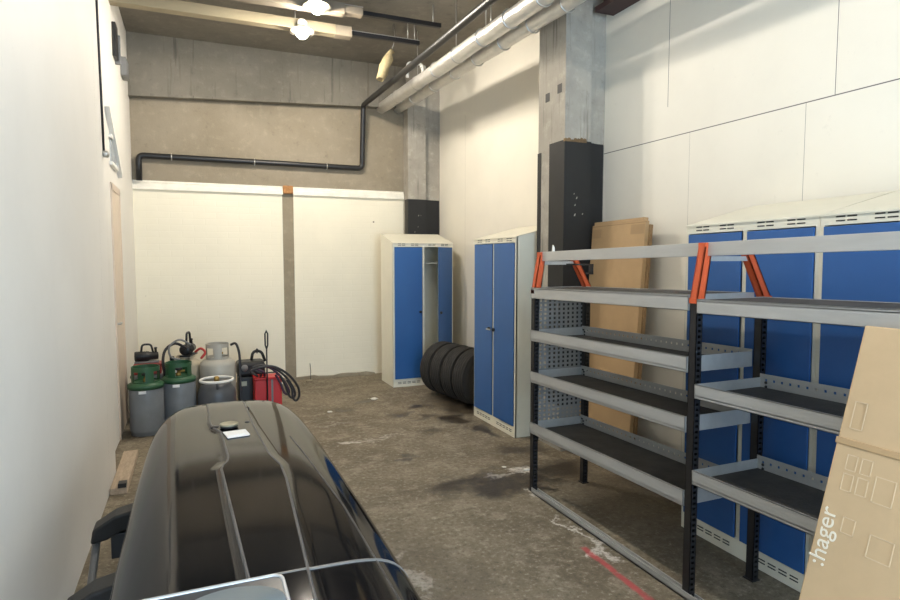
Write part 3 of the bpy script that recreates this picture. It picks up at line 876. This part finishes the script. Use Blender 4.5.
# things lying on the box
def rest(x, y):
    e = .02
    nx = (surf(x-e, y)-surf(x+e, y))/(2*e); ny = (surf(x, y-e)-surf(x, y+e))/(2*e)
    n = Vector((nx, ny, 1)).normalized()
    q = Vector((0, 0, 1)).rotation_difference(n)
    return Matrix.Translation((x, y, surf(x, y)+.0065)) @ q.to_matrix().to_4x4()
tl_ = thing('tin', (0, 0, 0), 'flat round tin with a pale lid lying on the black box', 'tin')
tl_.matrix_world = rest(.128, 2.98)
MB().lathe([(.001, 0), (.038, 0), (.040, .003), (.040, .010), (.001, .010)], n=32).build('tin_body', 'satin_black', tl_)
MB().lathe([(.001, .010), (.042, .009), (.042, .016), (.038, .018), (.033, .016), (.001, .016)], n=32).build('lid', 'tin', tl_)
pt = thing('paper_tag', (0, 0, 0), 'small white paper tag lying on the black box beside a round tin', 'paper')
pt.matrix_world = rest(.153, 2.845) @ Matrix.Rotation(R(8), 4, 'Z')
b = MB(); n = 6
b.prism([(-.048, -.055), (.042, -.055), (.05, -.045), (.05, .05), (-.05, .055)], 'z', 0, .003)
b.build('sheet', 'paper', pt)
MB().prism([(-.04, -.035), (.035, -.035), (.04, .035), (-.03, .04)], 'z', .003, .006).build('folded_corner', 'paper', pt)

# support frame under the box, with black bracket feet on the left
sf = thing('support_frame', (.12, 2.62, 0), 'dark support frame with black bracket ends under the black cargo box', 'frame')
for y in (.32, -.33):
    MB().box(-.50, .36, y-.02, y+.02, .40, .452, .004).build('crossbar', 'black_metal', sf)
    for x in (-.12, .26):
        MB().box(x-.018, x+.018, y-.018, y+.018, 0, .40).build('leg', 'black_metal', sf)
    b = MB()
    b.prism([(-.375, .505), (-.47, .485), (-.555, .435), (-.565, .375), (-.50, .385), (-.44, .415), (-.375, .40)], 'y', y-.055, y+.055)
    br = mod_bevel(b.build('bracket', 'black_plastic', sf), .010, 3)
    MB().box(-.49, -.385, y-.035, y+.035, .29, .40, .006).box(-.46, -.42, y-.025, y+.025, .265, .29).build('clamp', 'satin_black', br)
b = MB(); b.tube([(-.545, .34, .40), (-.552, .26, .30), (-.55, .1, .22), (-.545, -.15, .21), (-.54, -.28, .28), (-.535, -.34, .40)], .016, 8)
b.xf(Matrix.Diagonal((1, 1, 1, 1)))
b.build('side_strap', 'grey_strap', sf)

# ------------------------------------------------------------------ gas cylinders and tools in the back left corner
def collar(b, r, z0, h, t=.006, posts=4, a0=45, gapw=50):
    """guard ring: lower band, posts, upper ring"""
    def band(za, zb, s0, s1, n):
        A = []
        for i in range(n+1):
            a = R(s0+(s1-s0)*i/n); c, s = math.cos(a), math.sin(a)
            A.append([(r*c, r*s, za), (r*c, r*s, zb), ((r-t)*c, (r-t)*s, zb), ((r-t)*c, (r-t)*s, za), (r*c, r*s, za)])
        b.grid_faces(A)
    band(z0, z0+h*.26, 0, 360, 36)
    band(z0+h*.78, z0+h, 0, 360, 36)
    for k in range(posts):
        a = a0+k*360/posts
        band(z0+h*.24, z0+h*.80, a-(90-gapw)/2, a+(90-gapw)/2, 8)
    bmesh.ops.remove_doubles(b.b, verts=b.b.verts[:], dist=1e-5)
    bmesh.ops.recalc_face_normals(b.b, faces=b.b.faces[:])
def body_prof(r, h, rb=.03, dome=.07, neck=.04):
    P = [(r*.8, 0), (r*.92, .004), (r*.92, .03), (r*.96, .035), (r, .05)]
    P += [(r, .05+(h-dome-.05)*f) for f in (.5, 1)]
    for i in range(1, 7):
        a = i/6*math.pi/2
        P.append((neck+(r-neck)*math.cos(a), h-dome+dome*math.sin(a)))
    return P
def gas_cylinder(loc, r, h, ch, cr, label, mb, mc, group=None, name='gas_cylinder', a0=45, ring=None, cmat_posts=4, gapw=55):
    o = thing(name, loc, label, 'gas cylinder', group)
    MB().lathe(body_prof(r, h), n=36).build('body', mb, o)
    b = MB(); collar(b, cr, h-.03, ch, posts=cmat_posts, a0=a0, gapw=gapw); b.build('collar', mc, o)
    if ch < .1: return o
    v = MB().lathe([(.022, h-.01), (.022, h+.03), (.014, h+.035), (.014, h+.06)], n=14)
    v.tube([(0, 0, h+.045), (.055, -.0, h+.045)], .012, 10)
    vo = v.build('valve', 'brass', o)
    MB().lathe([(.012, h+.06), (.034, h+.062), (.034, h+.078), (.012, h+.08)], n=12).build('hand_wheel', 'black_plastic', vo)
    return o
G = 'gas cylinders in the back left corner'
c1 = gas_cylinder((-.440, 6.05, 0), .143, .475, .175, .118, 'grey gas cylinder with a green collar, standing right beside the door wall', 'cyl_grey', 'cyl_green', G, a0=20)
MB().lathe([(.144, .43), (.152, .425), (.152, .46), (.128, .475), (.120, .48)], n=36).build('shoulder_cap', 'cyl_green', c1)
c2 = gas_cylinder((-.172, 6.24, 0), .150, .475, .165, .118, 'grey gas cylinder with a green collar, next to the charcoal cylinder', 'cyl_grey', 'cyl_green', G, a0=60)
MB().lathe([(.144, .43), (.152, .425), (.152, .46), (.128, .475), (.120, .48)], n=36).build('shoulder_cap', 'cyl_green', c2)
# white stickers on the shoulders
for c in (c1, c2):
    MB().box(-.05, .01, -.1545, -.146, .395, .42).build('sticker', 'paper', c)
c3 = gas_cylinder((.19, 6.62, 0), .175, .57, .18, .112, 'tall pale gas cylinder with a pale slotted collar behind the charcoal cylinder', 'cyl_pale', 'cyl_pale', G, a0=0, gapw=48)
# charcoal cylinder with a white carrying ring
c4 = thing('gas_cylinder', (.165, 6.22, 0), 'charcoal gas cylinder with a white top ring in front of the pale one', 'gas cylinder', G)
MB().lathe(body_prof(.178, .40, dome=.13, neck=.06), n=36).build('body', 'cyl_dark', c4)
MB().tube(arc((0, 0, .415), .150, 0, 360, 36, 'xy')[:-1], .014, 8, closed=True).build('carry_ring', 'white', c4)
b = MB()
for a in (30, 150, 270):
    b.tube([(.145*math.cos(R(a)), .145*math.sin(R(a)), .335), (.15*math.cos(R(a)), .15*math.sin(R(a)), .415)], .010, 6)
b.build('ring_post', 'cyl_dark', c4)
MB().lathe([(.025, .39), (.025, .44), (.012, .45)], n=12).build('valve', 'brass', c4)
MB().box(-.06, .02, -.1815, -.176, .20, .23).build('sticker', 'tin', c4)
# beige cylinder at the back with hoses
c5 = gas_cylinder((-.115, 6.76, 0), .15, .56, .06, .09, 'beige gas cylinder behind the second green-collared one, under a black pump', 'cyl_beige', 'cyl_beige', G)
def pump(loc, label, mbody, mbase, rz=0, hoop=.10, sc=1):
    o = thing('vacuum_pump', loc, label, 'pump', None, (0, 0, rz))
    o.scale = (sc, sc, sc)
    MB().box(-.15, .15, -.065, .065, 0, .022, .006).build('base_plate', mbase, o)
    MB().lathe([(.02, -.15), (.062, -.148), (.066, -.14), (.066, .02), (.058, .03), (.05, .14), (.02, .145)], (0, 0, .09), 'x', 24).build('motor', mbody, o)
    b = MB()
    for k in range(7): b.lathe([(.060, -.13+k*.02), (.070, -.128+k*.02), (.070, -.122+k*.02), (.060, -.12+k*.02)], (0, 0, .09), 'x', 24)
    b.build('cooling_fins', mbody, o)
    MB().tube(round_path([(-.07, 0, .13), (-.055, 0, .13+hoop), (.055, 0, .13+hoop), (.08, 0, .13)], .04), .014, 10).build('handle', 'black_plastic', o)
    MB().lathe([(.016, .14), (.016, .185), (.022, .19), (.022, .205), (.006, .21)], (.11, 0, 0), n=12).build('oil_cap', 'black_plastic', o)
    return o
# grey crate carrying a red toolbox and a pump, behind the first cylinder
cr = thing('crate', (-.44, 6.56, 0), 'grey plastic crate behind the cylinder beside the door wall', 'crate')
b = MB(); b.box(-.15, .13, -.14, .14, 0, .012); 
for s in (-1, 1): b.box(-.15, .13, s*.14-.006*s, s*.14, 0, .47)
b.box(-.15, -.144, -.14, .14, 0, .47); b.box(.124, .13, -.14, .14, 0, .47)
b.build('walls', 'grey_plastic', cr)
b = MB(); 
for s in (-1, 1): b.box(-.16, .14, s*.13, s*.15, .45, .47)
b.box(-.16, -.14, -.15, .15, .45, .47); b.box(.12, .14, -.15, .15, .45, .47)
b.build('top_rim', 'grey_plastic', cr)
MB().box(-.142, .122, -.132, .132, .452, .466).build('crate_lid', 'grey_plastic', cr)
tb = thing('toolbox', (-.44, 6.56, .470), 'dull red toolbox on the grey crate under a black pump', 'toolbox')
mod_bevel(MB().box(-.13, .11, -.10, .10, 0, .075).build('box_body', 'dull_red', tb), .008)
mod_bevel(MB().box(-.135, .115, -.105, .105, .077, .10).build('box_lid', 'dull_red', tb), .006)
MB().box(-.01, .03, -.112, -.105, .06, .09).build('clasp', 'steel', tb)
pump((-.46, 6.56, .572), 'black pump with a hoop handle on the red toolbox beside the left wall', 'black_plastic', 'grey_plastic', hoop=.12, sc=.72)
wt = thing('canister', (-.235, 6.53, 0), 'grey canister with a white label between the two green-collared cylinders', 'canister')
MB().lathe([(.03, 0), (.055, .003), (.058, .01), (.058, .54), (.05, .57), (.02, .585)], n=20).build('body', 'grey_plastic', wt)
MB().lathe([(.0595, .44), (.0595, .53)], n=20).build('wrap_label', 'paper', wt)
MB().lathe([(.022, .58), (.022, .62), (.012, .625)], n=14).build('cap', 'black_plastic', wt)
pump((-.085, 6.74, .592), 'black pump with a hoop handle on the beige cylinder', 'black_plastic', 'black_metal', rz=1.25, hoop=.17, sc=.80)
# gauge hoses hanging over the cylinders
def hose(pts, r, name, m, label, grp=None, n=10):
    P = [Vector(p) for p in pts]; out = []
    ext = [P[0]*2-P[1]]+P+[P[-1]*2-P[-2]]
    for i in range(1, len(ext)-2):
        p0, p1, p2, p3 = ext[i-1:i+3]
        for k in range(n):
            t = k/n
            out.append(.5*((2*p1)+(p2-p0)*t+(2*p0-5*p1+4*p2-p3)*t*t+(3*p1-p0-3*p2+p3)*t**3))
    out.append(P[-1])
    return tag(MB().tube(out, r, 8).build(name, m), label, 'hose', grp)
hose([(-.10, 6.50, .70), (-.20, 6.46, .76), (-.29, 6.44, .70), (-.31, 6.385, .58), (-.29, 6.375, .44), (-.285, 6.375, .2), (-.285, 6.375, .016)], .014, 'hose', 'hose', 'black hose arching down beside the beige cylinder')
hose([(-.06, 6.48, .74), (-.16, 6.42, .80), (-.25, 6.40, .74), (-.24, 6.40, .64), (-.16, 6.44, .60)], .010, 'hose', 'grey_plastic', 'grey hose looped in front of the black pump on the beige cylinder')
hose([(-.02, 6.50, .66), (.03, 6.44, .70), (.07, 6.42, .66), (.03, 6.42, .60)], .012, 'hose', 'hose_red', 'short red hose hanging beside the tall pale cylinder')
hose([(.32, 6.60, .70), (.37, 6.57, .71), (.40, 6.54, .60), (.40, 6.52, .42), (.40, 6.50, .2), (.40, 6.48, .014)], .013, 'hose', 'hose', 'black hose hanging on the tall pale cylinder, towards the black machine')
# black machine with hoop handle
bm = thing('recovery_machine', (.53, 6.99, 0), 'black machine with a hoop handle between the pale cylinder and the red case', 'machine')
mod_bevel(MB().box(-.13, .13, -.12, .12, .02, .30).build('case', 'black_plastic', bm), .02)
mod_bevel(MB().box(-.14, .16, -.13, .13, .30, .46).build('head', 'black_plastic', bm), .035)
MB().tube(round_path([(.02, 0, .44), (.04, 0, .56), (.13, 0, .56), (.17, 0, .44)], .045), .016, 10).build('handle', 'black_plastic', bm)
b = MB(); b.lathe([(.03, 0), (.036, -.004), (.036, -.016), (.004, -.016)], (-.06, -.13, .40), 'y', 20)
b.build('gauge', 'grey_plastic', bm)
MB().box(.06, .11, -.128, -.12, .10, .24).build('front_label', 'paper', bm)
MB().box(-.10, -.04, -.128, -.12, .20, .25).build('side_label', 'tin', bm)
for x in (-.1, .1): MB().box(x-.02, x+.02, -.11, .11, 0, .02).build('foot', 'black_plastic', bm)
# red case with rod and hoses
rc = thing('red_case', (.70, 6.72, 0), 'bright red metal case on the floor with hoses hanging over it', 'case')
mod_bevel(MB().box(-.15, .13, -.11, .11, 0, .30).build('body', 'red', rc), .008)
mod_bevel(MB().box(-.155, .135, -.115, .115, .302, .325).build('lid', 'red', rc), .006)
MB().box(.02, .04, -.114, -.108, .02, .30).build('grey_strip', 'grey_strap', rc)
MB().tube(round_path([(-.03, -.02, .325), (-.03, -.02, .36), (.09, -.02, .36), (.09, -.02, .325)], .02), .008, 8).build('handle', 'black_metal', rc)
rd = thing('lifting_rod', (.675, 6.565, 0), 'slim dark rod with a looped top standing upright at the red case', 'rod')
MB().tube([(0, 0, 0), (0, 0, .66)], .008, 8).build('shaft', 'black_metal', rd)
MB().tube([(0, 0, .64), (-.012, 0, .68), (-.014, 0, .80), (0, 0, .83), (.014, 0, .80), (.012, 0, .68), (0, 0, .64)], .0085, 8).build('loop', 'black_metal', rd)
MB().lathe([(.009, 0), (.035, 0), (.035, .012), (.009, .02)], n=16).build('foot', 'black_metal', rd)
for k, (m, y0, pts, lab) in enumerate((
    ('hose_purple', 6.51, [(.64, .40), (.56, .45), (.63, .47), (.72, .43), (.81, .34), (.87, .24), (.895, .17), (.875, .14), (.84, .17), (.81, .26), (.76, .36)], 'dark purple hose drooping over the red case, the innermost loop of its bundle'),
    ('hose', 6.455, [(.60, .40), (.52, .46), (.61, .485), (.72, .455), (.84, .36), (.92, .24), (.95, .15), (.925, .11), (.885, .14), (.85, .25), (.80, .36)], 'black hose drooping over the red case, the middle loop of its bundle'),
    ('hose', 6.40, [(.56, .39), (.50, .44), (.60, .475), (.73, .47), (.87, .38), (.965, .25), (.985, .15), (.955, .09), (.92, .12), (.91, .22), (.86, .32)], 'black hose drooping over the red case, the outermost loop of its bundle'))):
    hose([(pts[0][0]+.02, 6.66, .3385), (pts[0][0]+.01, 6.61, .35)]+[(x, y0+.004*i, z) for i, (x, z) in enumerate(pts)], .0125, 'hose', m, lab)

# ------------------------------------------------------------------ bits on the floor
o = thing('plank', (-.500, 4.95, 0), 'short pale wooden plank lying on floor between the left wall and the black box', 'plank')
mod_bevel(MB().box(-.07, .035, -.42, .45, .0, .045).build('board', 'wood', o), .004)
MB().box(-.02, .03, -.43, -.36, .046, .075).build('end_block', 'satin_black', o)
b = None
labs = [(1.83, 6.52, .05, 'white plaster chip on the floor before the open locker'), (2.27, 3.86, .03, 'white plaster chip on the dark stain by the shelving corner'),
        (2.14, 3.98, .02, 'tiny pale chip on the floor just beyond the shelving corner'), (1.25, 6.15, .03, 'pale crumb on the floor between the red case and the tyres'),
        (.98, 7.80, .05, 'pale rubble lump at the foot of the back wall'), (1.32, 7.82, .06, 'brown rubble lump at the foot of the back wall, under the bare stripe')]
for x, y, s, lb in labs:
    b = MB(); b.lathe([(.15, 0), (.8, .05), (1, .3), (.7, .6), (.2, .75)], n=9)
    for v in b.b.verts: v.co.x *= random.uniform(.7, 1.25); v.co.y *= random.uniform(.7, 1.25)
    zmin = min(v.co.z for v in b.b.verts)
    b.xf(Matrix.Diagonal((s, s*.8, s*.5, 1)))
    tag(b.build('rubble_chip', 'chip' if 'brown' not in lb else 'stripe', loc=(x, y, 0), rot=(0, 0, random.random()*3)), lb, 'rubble')
ln = tag(MB().tube([(0, 0, 0), (.005, 0, .12), (-.004, 0, .22)], .004, 6).build('wire_stub', 'black_metal', loc=(1.36, 7.90, 0)), 'thin wire stub sticking up from the floor at the back wall', 'wire')

# ------------------------------------------------------------------ daylight through the gate, world, camera
L = bpy.data.lights.new('daylight', 'AREA'); L.shape = 'RECTANGLE'; L.size = 2.2; L.size_y = 2.8; L.energy = 230; L.color = (.58, .79, 1.0)
lo = bpy.data.objects.new('daylight', L); COL.objects.link(lo)
lo.location = (1.17, YF-.1, 1.55); lo.rotation_euler = (R(90), 0, 0)
W = bpy.data.worlds.new('world'); SC.world = W; W.use_nodes = True
bg = W.node_tree.nodes['Background']; bg.inputs['Color'].default_value = (.75, .86, 1, 1); bg.inputs['Strength'].default_value = .8

cam = bpy.data.cameras.new('camera'); cam.sensor_width = 36; cam.lens = 24; cam.clip_start = .02
co = bpy.data.objects.new('camera', cam); COL.objects.link(co)
co.location = (0, 0, 1.6); co.rotation_euler = (R(86), 0, R(-23))
SC.camera = co
vs = SC.view_settings
vs.view_transform = 'Standard'; vs.look = 'None'; vs.gamma = 1; vs.use_curve_mapping = False
vs.exposure = 0.17
SC.cycles.max_bounces = 8; SC.cycles.diffuse_bounces = 5; SC.cycles.use_denoising = True
SC.cycles.sample_clamp_indirect = 8
